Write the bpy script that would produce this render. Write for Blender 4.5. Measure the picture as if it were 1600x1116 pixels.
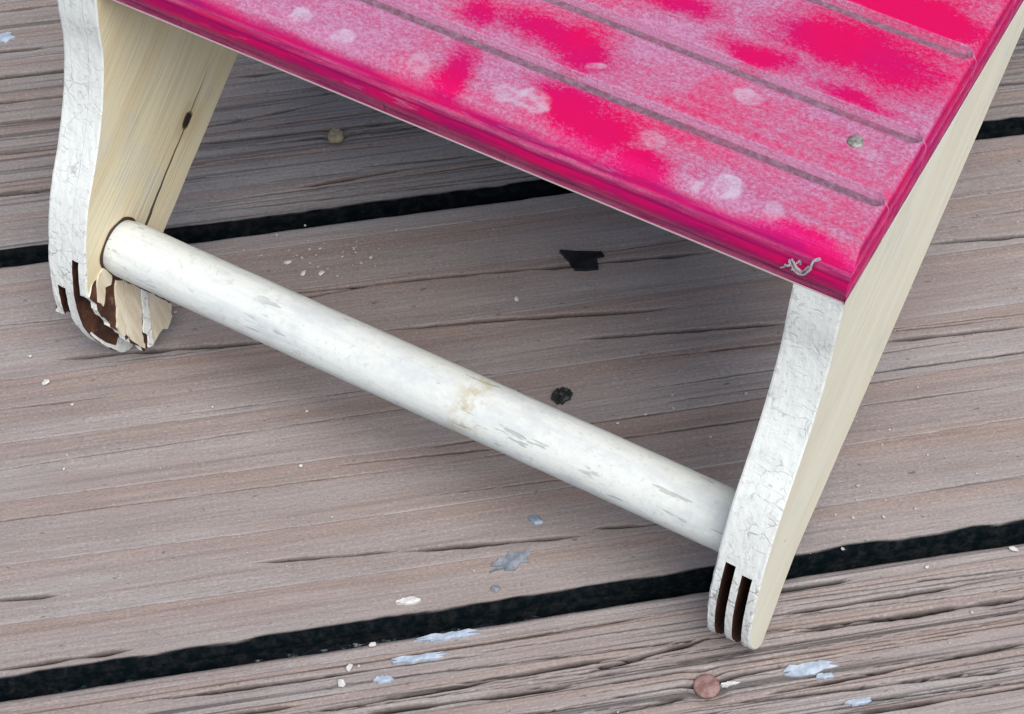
import bpy, bmesh, math, random
import numpy as np
from mathutils import Matrix, Vector

# ------------------------------------------------------------------ scene, camera, light
scene = bpy.context.scene
for o in list(bpy.data.objects):
    bpy.data.objects.remove(o)
U = 0.21                      # one unit of the plan below = outside width of the stool = 21 cm
R = [[0.8767777387799705, 0.480662525681625, 0.01497775634284454],
     [0.38823873905083667, -0.6891210596924211, -0.6118683245488178],
     [-0.2837806869396167, 0.542287471265308, -0.790817817342387]]
CAM = Vector((0.3788856732622789, -1.4642686491707981, 2.4077397972998558)) * U
cd = bpy.data.cameras.new('camera')
cd.sensor_width = 36.0
cd.lens = 36.0 * 3505.07 / 1600.0
cd.clip_start = 0.01
cd.clip_end = 100.0
cam = bpy.data.objects.new('camera', cd)
scene.collection.objects.link(cam)
m3 = Matrix(((R[0][0], -R[1][0], -R[2][0]), (R[0][1], -R[1][1], -R[2][1]), (R[0][2], -R[1][2], -R[2][2])))
cam.matrix_world = Matrix.Translation(CAM) @ m3.to_4x4()
scene.camera = cam

SUN_EL, SUN_AZ = math.radians(62), math.radians(132)      # azimuth clockwise from +Y
world = bpy.data.worlds.new('World')
scene.world = world
world.use_nodes = True
wn = world.node_tree
sky = wn.nodes.new('ShaderNodeTexSky')
sky.sky_type = 'NISHITA'
sky.sun_disc = False
sky.sun_elevation = SUN_EL
sky.sun_rotation = SUN_AZ
sky.air_density = 1.0
sky.dust_density = 2.0
sky.ozone_density = 1.0
wn.nodes['Background'].inputs[1].default_value = 0.052
wn.links.new(sky.outputs[0], wn.nodes['Background'].inputs[0])
sl = bpy.data.lights.new('sun', 'SUN')
sl.energy = 1.5
sl.angle = math.radians(50)
sl.color = (1.0, 0.98, 0.95)
sun = bpy.data.objects.new('sun', sl)
scene.collection.objects.link(sun)
sd = Vector((math.sin(SUN_AZ) * math.cos(SUN_EL), math.cos(SUN_AZ) * math.cos(SUN_EL), math.sin(SUN_EL)))
sun.rotation_euler = (-sd).to_track_quat('-Z', 'Y').to_euler()
scene.view_settings.view_transform = 'Standard'
scene.view_settings.look = 'None'
scene.view_settings.gamma = 1.0
scene.view_settings.exposure = 1.28
scene.render.engine = 'CYCLES'

# ------------------------------------------------------------------ numpy noise
def _hash(ix, iy, seed):
    n = (ix.astype(np.int64) * 374761393 + iy.astype(np.int64) * 668265263 + seed * 1274126177) & 0xFFFFFFFF
    n = ((n ^ (n >> 13)) * 1274126177) & 0xFFFFFFFF
    n = n ^ (n >> 16)
    return (n & 0xFFFFFF) / float(0xFFFFFF)

def vn(x, y, seed=0):
    x = np.asarray(x, float); y = np.asarray(y, float)
    x, y = np.broadcast_arrays(x, y)
    ix = np.floor(x); iy = np.floor(y)
    fx = x - ix; fy = y - iy
    fx = fx * fx * (3 - 2 * fx); fy = fy * fy * (3 - 2 * fy)
    a = _hash(ix, iy, seed); b = _hash(ix + 1, iy, seed)
    c = _hash(ix, iy + 1, seed); e = _hash(ix + 1, iy + 1, seed)
    return (a * (1 - fx) + b * fx) * (1 - fy) + (c * (1 - fx) + e * fx) * fy

def fbm(x, y, seed=0, oct=3):
    s = 0; amp = 1; tot = 0
    for i in range(oct):
        s = s + amp * vn(np.asarray(x) * 2 ** i + 17.3 * i, np.asarray(y) * 2 ** i + 5.1 * i, seed + i * 31)
        tot += amp; amp *= 0.5
    return s / tot

def sstep(a, b, x):
    t = np.clip((x - a) / (b - a), 0, 1)
    return t * t * (3 - 2 * t)

# ------------------------------------------------------------------ mesh helpers (plan units -> metres)
C = scene.collection
def link(name, me, mats, parent=None):
    o = bpy.data.objects.new(name, me)
    C.objects.link(o)
    for m in (mats if isinstance(mats, (list, tuple)) else [mats]):
        me.materials.append(m)
    if parent is not None:
        o.parent = parent
    return o

def tag(o, label=None, cat=None, group=None, kind=None):
    if label: o['label'] = label
    if cat: o['category'] = cat
    if group: o['group'] = group
    if kind: o['kind'] = kind
    return o

def empty(name, loc=(0, 0, 0), parent=None):
    o = bpy.data.objects.new(name, None)
    o.empty_display_size = 0.02
    o.location = Vector(loc) * U
    C.objects.link(o)
    if parent is not None:
        o.parent = parent
    return o

def mesh_pd(name, verts, faces, smooth=True, mat_idx=None):
    me = bpy.data.meshes.new(name)
    me.from_pydata([tuple(c * U for c in v) for v in verts], [], faces)
    if mat_idx is not None:
        me.polygons.foreach_set('material_index', mat_idx)
    if smooth:
        me.polygons.foreach_set('use_smooth', [True] * len(me.polygons))
    me.update()
    return me

def grid_mesh(name, P, attrs=None):
    """P: (nu, nv, 3) array of plan coordinates -> quad mesh, attrs dict of (nu,nv) floats"""
    nu, nv = P.shape[:2]
    me = bpy.data.meshes.new(name)
    idx = np.arange(nu * nv).reshape(nu, nv)
    q = np.stack([idx[:-1, :-1], idx[1:, :-1], idx[1:, 1:], idx[:-1, 1:]], -1).reshape(-1, 4)
    me.vertices.add(nu * nv)
    me.vertices.foreach_set('co', (P.reshape(-1, 3) * U).astype(np.float32).ravel())
    me.loops.add(q.size)
    me.loops.foreach_set('vertex_index', q.astype(np.int32).ravel())
    me.polygons.add(len(q))
    me.polygons.foreach_set('loop_start', np.arange(0, q.size, 4, dtype=np.int32))
    me.polygons.foreach_set('loop_total', np.full(len(q), 4, dtype=np.int32))
    me.polygons.foreach_set('use_smooth', np.ones(len(q), dtype=bool))
    me.update(calc_edges=True)
    for k, v in (attrs or {}).items():
        at = me.attributes.new(k, 'FLOAT', 'POINT')
        at.data.foreach_set('value', np.asarray(v, np.float32).ravel())
    me.validate()
    return me

# ------------------------------------------------------------------ shader helpers
class NT:
    def __init__(self, name):
        self.m = bpy.data.materials.new(name)
        self.m.use_nodes = True
        self.t = self.m.node_tree
        self.b = self.t.nodes['Principled BSDF']
        self._co = None
    def node(self, typ, **kw):
        n = self.t.nodes.new(typ)
        for k, v in kw.items():
            setattr(n, k, v)
        return n
    def put(self, sock, v):
        if isinstance(v, bpy.types.NodeSocket):
            self.t.links.new(v, sock)
        elif v is not None:
            if sock.type == 'RGBA' and len(v) == 3:
                v = (*v, 1)
            sock.default_value = v
    def math(self, op, a, b=None, c=None, clamp=False):
        n = self.node('ShaderNodeMath', operation=op, use_clamp=clamp)
        for i, v in enumerate((a, b, c)):
            if v is not None:
                self.put(n.inputs[i], v)
        return n.outputs[0]
    def add(self, a, b): return self.math('ADD', a, b)
    def sub(self, a, b): return self.math('SUBTRACT', a, b)
    def mul(self, a, b): return self.math('MULTIPLY', a, b)
    def ramp(self, v, a, b, lo=0.0, hi=1.0):
        n = self.node('ShaderNodeMapRange', interpolation_type='SMOOTHSTEP')
        for i, x in enumerate((v, a, b, lo, hi)):
            self.put(n.inputs[i], x)
        return n.outputs[0]
    def mix(self, f, a, b, mode='MIX'):
        n = self.node('ShaderNodeMix', data_type='RGBA', blend_type=mode)
        self.put(n.inputs[0], f); self.put(n.inputs[6], a); self.put(n.inputs[7], b)
        return n.outputs[2]
    def co(self):
        if self._co is None:
            tc = self.node('ShaderNodeTexCoord')
            mp = self.node('ShaderNodeVectorMath', operation='SCALE')
            self.t.links.new(tc.outputs['Object'], mp.inputs[0])
            mp.inputs[3].default_value = 1.0 / U
            self._co = mp.outputs[0]
        return self._co
    def vec(self, scale=(1, 1, 1), rot=(0, 0, 0), loc=(0, 0, 0)):
        mp = self.node('ShaderNodeMapping')
        self.t.links.new(self.co(), mp.inputs[0])
        mp.inputs['Rotation'].default_value = rot
        mp.inputs['Scale'].default_value = scale
        mp.inputs['Location'].default_value = loc
        return mp.outputs[0]
    def noise(self, v, scale, detail=3, rough=0.55, dist=0.0):
        n = self.node('ShaderNodeTexNoise')
        self.put(n.inputs['Vector'], v)
        n.inputs['Scale'].default_value = scale
        n.inputs['Detail'].default_value = detail
        n.inputs['Roughness'].default_value = rough
        n.inputs['Distortion'].default_value = dist
        return n.outputs['Fac']
    def voro(self, v, scale, feat='DISTANCE_TO_EDGE', rnd=1.0):
        n = self.node('ShaderNodeTexVoronoi', feature=feat)
        self.put(n.inputs['Vector'], v)
        n.inputs['Scale'].default_value = scale
        n.inputs['Randomness'].default_value = rnd
        return n.outputs['Distance']
    def warp(self, v, scale, amt):
        n = self.node('ShaderNodeTexNoise')
        self.put(n.inputs['Vector'], v)
        n.inputs['Scale'].default_value = scale
        n.inputs['Detail'].default_value = 2
        s = self.node('ShaderNodeVectorMath', operation='SUBTRACT')
        self.t.links.new(n.outputs['Color'], s.inputs[0]); s.inputs[1].default_value = (.5, .5, .5)
        k = self.node('ShaderNodeVectorMath', operation='SCALE')
        self.t.links.new(s.outputs[0], k.inputs[0]); k.inputs[3].default_value = amt
        a = self.node('ShaderNodeVectorMath', operation='ADD')
        self.put(a.inputs[0], v); self.t.links.new(k.outputs[0], a.inputs[1])
        return a.outputs[0]
    def attr(self, name):
        n = self.node('ShaderNodeAttribute', attribute_name=name)
        return n.outputs['Fac']
    def xyz(self, v):
        n = self.node('ShaderNodeSeparateXYZ')
        self.put(n.inputs[0], v)
        return n.outputs
    def bump(self, h, strength=0.5, dist=0.001):
        n = self.node('ShaderNodeBump')
        n.inputs['Strength'].default_value = strength
        n.inputs['Distance'].default_value = dist
        self.t.links.new(h, n.inputs['Height'])
        return n.outputs[0]
    def done(self, color, rough=0.6, normal=None, **kw):
        self.put(self.b.inputs['Base Color'], color)
        self.put(self.b.inputs['Roughness'], rough)
        if normal is not None:
            self.t.links.new(normal, self.b.inputs['Normal'])
        for k, v in kw.items():
            self.put(self.b.inputs[k.replace('_', ' ')], v)
        return self.m

# ------------------------------------------------------------------ materials
def deck_material(name, seed, grey, brown, grain):
    n = NT(name)
    off = (seed * 3.7, seed * 1.9, 0)
    wv = n.warp(n.vec((1, 1, 1), loc=off), 2.0, 0.012)
    mp = n.node('ShaderNodeMapping'); n.t.links.new(wv, mp.inputs[0]); mp.inputs['Scale'].default_value = (2.2, 40, 40)
    streak = n.noise(mp.outputs[0], 1.0, 4, 0.6)
    mp2 = n.node('ShaderNodeMapping'); n.t.links.new(wv, mp2.inputs[0]); mp2.inputs['Scale'].default_value = (9, 260, 260)
    fine = n.noise(mp2.outputs[0], 1.0, 3, 0.6)
    mp3 = n.node('ShaderNodeMapping'); n.t.links.new(wv, mp3.inputs[0]); mp3.inputs['Scale'].default_value = (1.0, 7, 7)
    broad = n.noise(mp3.outputs[0], 1.0, 3, 0.55)
    grit = n.noise(n.vec((1, 1.6, 1), loc=off), 210, 3, 0.65)
    blot = n.noise(n.vec((1, 1.8, 1), loc=off), 14, 4, 0.6)
    ring = n.attr('ring'); crack = n.attr('crack')
    f = n.add(n.mul(n.sub(broad, .5), 1.7), n.mul(n.sub(streak, .5), 1.3))
    f = n.add(f, n.mul(n.sub(ring, .45), .35))
    f = n.math('ADD', f, .40, clamp=True)
    col = n.mix(f, grey, brown)
    sw = n.attr('saw')
    col = n.mix(n.ramp(sw, .55, .93, 0, .42), col, (.30, .205, .165))
    col = n.mix(n.mul(n.ramp(sw, .0, .05, 1.0, 0.0), n.ramp(broad, .35, .6, .2, .6)), col, (.50, .46, .445))
    light = n.ramp(streak, .54, .76)
    col = n.mix(n.mul(light, .35), col, (.47, .43, .415))
    col = n.mix(n.mul(n.ramp(blot, .55, .75), .32), col, (.20, .195, .20))
    col = n.mix(n.ramp(fine, .35, .75, .26, 0.0), col, (.10, .08, .075))
    col = n.mix(n.ramp(grit, .50, .78, 0.0, .45), col, (.11, .09, .09))
    col = n.mix(n.ramp(grit, .24, .47, .32, 0.0), col, (.56, .52, .51))
    pit = n.noise(n.vec((.7, 1.4, 1), loc=off), 62, 3, .6)
    col = n.mix(n.ramp(pit, .665, .73, 0, .6), col, (.07, .06, .06))
    smear = n.noise(n.vec((.5, 1.6, 1), loc=(off[1], off[0], 3)), 5, 4, .6)
    col = n.mix(n.ramp(smear, .52, .72, 0, .35), col, (.25, .185, .165))
    shade_mix = n.mul(n.attr('gap_shade'), n.ramp(n.noise(n.vec(), 70, 4, .7), .25, .6, .955, 1.0))
    col = n.mix(shade_mix, col, (.0025, .005, .0065))  # paints the darkness of the gaps into the colour of the board edges
    col = n.mix(n.math('MULTIPLY', crack, 1.25, clamp=True), col, (.014, .012, .012))
    hgt = n.add(n.mul(fine, grain), n.mul(grit, .6))
    return n.done(col, n.ramp(grit, .2, .8, .62, .86), n.bump(hgt, .55, .0006), Specular_IOR_Level=n.math('MULTIPLY_ADD', n.attr('gap_shade'), -.28, .28, clamp=True))

M = {}
M['deck_low'] = deck_material('weathered deck board, ridged', 1.3, (.37, .335, .322), (.27, .205, .176), .8)
M['deck_mid'] = deck_material('weathered deck board, smooth', 2.1, (.35, .318, .305), (.255, .184, .152), .35)
M['deck_up'] = deck_material('weathered deck board, cracked', 4.6, (.31, .285, .268), (.245, .195, .168), .8)

n = NT('dark soil under the deck')
M['soil'] = n.done(n.mix(n.noise(n.vec(), 12), (.012, .013, .014), (.04, .038, .036)), .9)

n = NT('debris packed in the gaps')
a = n.noise(n.vec((1, 1, 1)), 75, 4, .7)
b = n.noise(n.vec((.25, 1, 1)), 9, 3, .6)
c = n.noise(n.vec((.6, 1.3, 1), loc=(3, 1, 0)), 80, 4, .75)
col = n.mix(n.ramp(b, .4, .62), (.004, .011, .016), (.007, .009, .015))
col = n.mix(n.ramp(a, .50, .72), col, (.030, .075, .095))
col = n.mix(n.mul(n.ramp(c, .54, .68), n.ramp(n.noise(n.vec(loc=(4, 4, 4)), 14, 2), .42, .6)), col, (.26, .32, .34))
M['debris'] = n.done(col, .8, n.bump(a, .6, .0015), Specular_IOR_Level=.12)

def cream_material(name, seed, split, c1, c2, fs):
    n = NT(name)
    an = 0.656                                     # grain follows the straight sawn edge
    v = n.vec((1, 1, 1), rot=(-an, 0, 0))          # y' along the grain, z' across
    s = n.xyz(v)
    wv = n.warp(n.vec((1, 1, 1), rot=(-an, 0, 0), loc=(0, seed, seed)), 3.5, .05)
    def st(sc):
        mp = n.node('ShaderNodeMapping'); n.t.links.new(wv, mp.inputs[0]); mp.inputs['Scale'].default_value = sc
        return mp.outputs[0]
    broad = n.noise(st((1, 1.3, 14)), 1.0, 3, .5)
    fine = n.noise(st((1, 5, 170)), 1.0, 3, .6)
    lines = n.noise(st((1, 1.0, 30)), 1.0, 1, .5)
    line = n.ramp(n.math('ABSOLUTE', n.sub(lines, .5)), .0, .016, 1.0, 0.0)
    line = n.mul(line, n.ramp(n.noise(st((1, 3, 6)), 1.0, 2), .48, .62))
    blot = n.noise(n.vec(), 9, 3, .55)
    col = n.mix(n.ramp(broad, .35, .7), c1, c2)
    col = n.mix(n.ramp(blot, .50, .75, 0, .55), col, (.70, .69, .60))
    col = n.mix(n.ramp(fine, .42, .72, 0.0, fs), col, tuple(.62 * q for q in c2))
    col = n.mix(n.mul(line, .14), col, (.34, .22, .10))
    spots = n.voro(n.vec((1, 1, 1.0), rot=(-an, 0, 0)), 13, 'F1')
    spot = n.ramp(spots, .018, .045, 1.0, 0.0)
    col = n.mix(n.mul(spot, .8), col, (.10, .085, .06))
    hgt = n.sub(fine, n.mul(line, .3))
    if split:
        # knot and the long drying split that runs through it
        ky, kz = 0.1316, 0.2781
        c0 = ky * math.cos(an) + kz * math.sin(an); c1 = -ky * math.sin(an) + kz * math.cos(an)
        dy = n.sub(s[1], c0); dz = n.sub(s[2], c1)
        wig = n.mul(n.sub(n.noise(n.vec(), 22, 2), .5), .010)
        dzw = n.math('ABSOLUTE', n.add(n.add(dz, wig), n.mul(dy, -.03)))
        wide = n.ramp(dy, -.15, .02, .0036, .0010)
        cr = n.math('LESS_THAN', dzw, wide)
        cr = n.mul(cr, n.ramp(dy, .03, .10, 1.0, 0.0))
        dk = n.node('ShaderNodeVectorMath', operation='LENGTH')
        cb = n.node('ShaderNodeCombineXYZ'); n.t.links.new(n.mul(dy, .80), cb.inputs[0]); n.t.links.new(n.mul(dz, 1.0), cb.inputs[1])
        n.t.links.new(cb.outputs[0], dk.inputs[0])
        kn = n.add(dk.outputs['Value'], n.mul(n.sub(n.noise(n.vec(), 90, 3), .5), .010))
        knot = n.ramp(kn, .0075, .0125, 1.0, 0.0)
        halo = n.ramp(kn, .010, .035, .35, 0.0)
        col = n.mix(halo, col, (.45, .30, .13))
        col = n.mix(n.math('MAXIMUM', knot, n.mul(cr, .92)), col, (.035, .02, .01))
        hgt = n.sub(hgt, n.mul(n.math('MAXIMUM', knot, cr), 4.0))
    return n.done(col, .6, n.bump(hgt, .35, .0005), Specular_IOR_Level=.35)

M['cream_l'] = cream_material('cream varnished plywood face, split', 2.0, True, (.89, .81, .56), (.83, .71, .45), .20)
M['cream_r'] = cream_material('cream varnished plywood face', 6.5, False, (.90, .87, .70), (.86, .80, .61), .30)

def paint_material(name, crackle, tint=(.755, .775, .735), dowel=False):
    n = NT(name)
    wv = n.warp(n.vec(), 18, .045)
    mp = n.node('ShaderNodeMapping'); n.t.links.new(wv, mp.inputs[0]); mp.inputs['Scale'].default_value = (1.0, 1.5, 1.5)
    ce = n.voro(mp.outputs[0], 34)
    c2 = n.voro(n.warp(n.vec((1, 1.2, 1.2), loc=(4, 2, 1)), 30, .05), 60)
    zz = n.xyz(n.co())[2]
    low = n.ramp(zz, .12, .42, 1.0, .25)            # the old paint is most crazed near the feet
    gate = n.ramp(n.noise(n.vec(), 11, 3, .6), .42, .60)
    gate2 = n.ramp(n.noise(n.vec(loc=(5, 5, 5)), 24, 2, .6), .46, .58)
    cr1 = n.mul(n.mul(n.ramp(ce, .006, .040, 1.0, 0.0), gate), n.add(n.mul(low, .75), .25))
    cr2 = n.mul(n.mul(n.ramp(c2, .004, .040, 1.0, 0.0), gate2), low)
    cr = n.math('MAXIMUM', cr1, n.mul(cr2, .7))
    cr = n.mul(n.mul(cr, crackle), n.ramp(n.noise(n.vec(loc=(8, 3, 5)), 70, 3, .7), .38, .58))
    grime = n.noise(n.vec((1, 1, 1)), 26, 5, .68)
    yell = n.noise(n.vec(loc=(2, 7, 3)), 8, 4, .6)
    speck = n.noise(n.vec(loc=(1, 2, 3)), 120, 3, .7)
    col = n.mix(n.ramp(yell, .50, .78, 0, .45), tint, (.70, .70, .61))
    col = n.mix(n.ramp(grime, .52, .80, 0, .50), col, (.46, .48, .47))
    col = n.mix(n.ramp(speck, .54, .72, 0, .42), col, (.38, .37, .32))
    col = n.mix(n.mul(cr, .80), col, (.22, .21, .19))
    chip = n.mul(n.ramp(n.noise(n.vec(loc=(9, 1, 4)), 55, 4, .65), .66, .70), n.mul(low, crackle))
    col = n.mix(n.mul(chip, .8), col, (.30, .24, .15))
    if dowel:
        run = n.noise(n.vec((3.0, 60, 60)), 1.0, 4, .65)
        col = n.mix(n.ramp(run, .50, .75, 0, .45), col, (.44, .47, .48))
        blot = n.noise(n.vec((1.0, 2.2, 2.2), loc=(7, 7, 2)), 12, 5, .7)
        col = n.mix(n.ramp(blot, .44, .66, 0, .75), col, (.50, .525, .535))
        sc = n.noise(n.vec((16, 90, 90), loc=(2, 4, 6)), 1.0, 3, .6)
        sc = n.mul(n.ramp(sc, .62, .66), n.ramp(n.noise(n.vec(loc=(3, 1, 1)), 9, 2), .40, .55))
        col = n.mix(n.mul(sc, .6), col, (.25, .27, .25))
        xx = n.xyz(n.co())[0]
        st_ = n.mul(n.ramp(n.math('ABSOLUTE', n.add(xx, .412)), .0, .035, 1.0, 0.0), n.ramp(n.noise(n.vec(loc=(1, 8, 1)), 34, 4, .7), .42, .62))
        col = n.mix(n.mul(st_, .85), col, (.42, .36, .22))
        yl = n.ramp(n.noise(n.vec((.8, 3, 3), loc=(4, 4, 4)), 5, 3), .45, .7, 0, .5)
        col = n.mix(n.mul(yl, .55), col, (.66, .66, .55))
        grime = n.add(grime, n.mul(n.sub(run, sc), 1.2))
    h = n.sub(n.mul(grime, .6), n.add(n.mul(cr, 1.3), chip))
    h = n.add(h, n.mul(speck, .8))
    return n.done(col, .72, n.bump(h, .35, .0004), Specular_IOR_Level=.25)
M['paint'] = paint_material('crazed white paint', 1.0)
M['dowel'] = paint_material('grubby white dowel paint', .0, (.655, .68, .645), True)

n = NT('raw brown plywood core')
a = n.noise(n.vec((30, 6, 6)), 6, 4, .6); b = n.noise(n.vec(), 45, 4, .7)
col = n.mix(n.ramp(a, .35, .7), (.032, .011, .005), (.10, .034, .014))
col = n.mix(n.ramp(b, .58, .76, 0, .7), col, (.26, .14, .08))
M['core'] = n.done(col, .6, n.bump(b, .6, .001))

n = NT('lifted veneer')
a = n.noise(n.vec((20, 90, 14)), 1.0, 3, .6)
col = n.mix(n.ramp(a, .35, .7), (.66, .60, .47), (.55, .46, .32))
col = n.mix(n.ramp(n.noise(n.vec(), 50, 4, .7), .55, .75, 0, .5), col, (.72, .70, .66))
M['veneer'] = n.done(col, .65, n.bump(a, .4, .0006))

n = NT('grimy pink paint')
top = n.ramp(n.xyz(n.node('ShaderNodeNewGeometry').outputs['Normal'])[2], .55, .93)
fine = n.noise(n.vec((.8, 1, 1)), 290, 4, .75)
mid = n.noise(n.vec(), 42, 4, .65)
large = n.noise(n.vec(), 7, 3, .55)
stk = n.noise(n.vec((4, 95, 95)), 1.0, 4, .68)
clean = n.attr('clean'); splat = n.attr('splat')
zz = n.xyz(n.co())[2]
HT = 0.6072
d = n.add(n.mul(n.sub(fine, .5), 1.7), n.mul(n.sub(mid, .5), .9))
d = n.add(d, n.mul(n.sub(large, .5), 1.8))
d = n.add(d, n.mul(n.sub(stk, .5), 1.2))
d = n.add(d, .74)
d = n.sub(d, n.mul(clean, n.add(.30, n.mul(n.add(n.mul(stk, 1.5), mid), .60))))
nz = n.xyz(n.node('ShaderNodeNewGeometry').outputs['Normal'])
ingroove = n.mul(n.ramp(n.math('ABSOLUTE', nz[1]), .3, .6), n.ramp(n.xyz(n.co())[1], .055, .07))
top = n.math('MAXIMUM', top, ingroove)
d = n.add(d, n.mul(ingroove, .6))
dust = n.math('MULTIPLY', d, top, clamp=True)
lowband = n.ramp(n.add(zz, n.mul(n.sub(mid, .5), .010)), HT + .012, HT + .021, .55, 0.0)
midband = n.mul(n.ramp(n.math('ABSOLUTE', n.sub(n.add(zz, n.mul(n.sub(stk, .5), .006)), HT + .040)), .001, .006, 1.0, 0.0), n.ramp(stk, .35, .6, .15, .6))
scuff = n.ramp(n.noise(n.vec((9, 70, 70), loc=(3, 3, 3)), 1.0, 5, .7), .58, .66, 0, .6)
front = n.math('MULTIPLY', n.math('MAXIMUM', n.math('MAXIMUM', lowband, midband), scuff), n.sub(1.0, top), clamp=True)
dust = n.math('MAXIMUM', dust, front)
red = n.mix(n.ramp(large, .35, .7), (.60, .001, .068), (.50, .002, .095))
col = n.mix(n.mul(dust, .86), red, n.mix(n.ramp(fine, .35, .7), (.40, .155, .275), (.48, .29, .40)))
col = n.mix(n.math('MULTIPLY', splat, n.ramp(mid, .30, .62, .10, .68), clamp=True), col, (.52, .48, .56))
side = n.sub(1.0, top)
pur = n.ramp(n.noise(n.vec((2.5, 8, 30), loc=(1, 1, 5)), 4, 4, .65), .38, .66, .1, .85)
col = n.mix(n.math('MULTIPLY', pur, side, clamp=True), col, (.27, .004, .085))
seam = n.ramp(n.math('ABSOLUTE', n.sub(n.add(zz, n.mul(n.sub(stk, .5), .005)), HT + .0335)), .0, .0022, .75, 0.0)
col = n.mix(n.math('MULTIPLY', seam, side, clamp=True), col, (.17, .006, .075))
tick = n.noise(n.vec((120, 6, 9), loc=(2, 2, 2)), 1.0, 2, .5)
tick = n.mul(n.ramp(tick, .68, .72), n.ramp(zz, HT + .012, HT + .022, 1.0, 0.0))
col = n.mix(n.math('MULTIPLY', tick, side, clamp=True), col, (.07, .02, .04))
bare = n.math('LESS_THAN', zz, HT + .0028)
col = n.mix(bare, col, (.66, .50, .47))
hgt = n.add(n.add(n.mul(fine, dust), n.mul(mid, .5)), n.mul(stk, .6))
M['pink'] = n.done(col, n.ramp(dust, 0, .8, .34, .85), n.bump(hgt, .5, .0007), Specular_Tint=(.62, .22, 1.0), Specular_IOR_Level=n.ramp(dust, .0, .7, .75, .2))

n = NT('dust lying in the grooves')
f = n.noise(n.vec((1, 1, 1)), 110, 4, .7); g = n.noise(n.vec(), 10, 3)
col = n.mix(n.ramp(f, .35, .7), (.155, .065, .105), (.25, .15, .205))
col = n.mix(n.ramp(g, .5, .75, 0, .5), col, (.32, .05, .13))
M['groove'] = n.done(col, .9, n.bump(f, .5, .001))

def plain(name, c1, c2, scale=60, rough=.6, bump=.4, **kw):
    n = NT(name)
    f = n.noise(n.vec(), scale, 4, .65)
    return n.done(n.mix(n.ramp(f, .35, .68), c1, c2), rough, n.bump(f, bump, .0006), **kw)
M['metal'] = plain('dull nail metal', (.16, .15, .13), (.40, .385, .35), 120, .65, .8, Metallic=.3)
M['screwpaint'] = plain('stained screw head', (.17, .085, .07), (.32, .20, .18), 75, .6, .5)
M['crust'] = plain('crusted tan', (.30, .24, .15), (.42, .36, .24), 80, .85, .8)
M['chip'] = plain('white paint chip', (.48, .47, .44), (.72, .71, .68), 70, .8)
M['bluechip'] = plain('pale blue paint remnant', (.27, .32, .39), (.46, .52, .60), 55, .8)
M['greychip'] = plain('slate grey flake', (.13, .15, .18), (.26, .28, .31), 60, .7)
M['crumb'] = plain('dull crumb', (.34, .32, .30), (.62, .60, .57), 40, .8)
M['black'] = plain('black hole patch', (.005, .006, .007), (.018, .02, .022), 40, .32)
M['seed'] = plain('dark seed husk', (.006, .007, .006), (.02, .022, .018), 60, .55)
M['slate'] = plain('blue grey grit', (.14, .18, .24), (.34, .40, .48), 90, .6)
M['fluff'] = plain('grey dust fluff', (.26, .22, .23), (.42, .37, .38), 90, .95)

# ------------------------------------------------------------------ deck
TH = 0.6881651
ct, stn = math.cos(TH), math.sin(TH)
deck = tag(empty('deck'), 'weathered brown-grey timber deck of wide boards', 'deck', kind='structure')
deck.rotation_euler = (0, 0, TH)

def axis(lo, hi, vlo, vhi, fine, coarse):
    def seg(a, b, s):
        return list(np.linspace(a, b, max(2, int(math.ceil((b - a) / s)) + 1)))
    out = []
    if vlo > lo: out += seg(lo, vlo, coarse)[:-1]
    out += seg(max(lo, vlo), min(hi, vhi), fine)
    if vhi < hi: out += seg(vhi, hi, coarse)[1:]
    return np.array(out)

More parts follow.
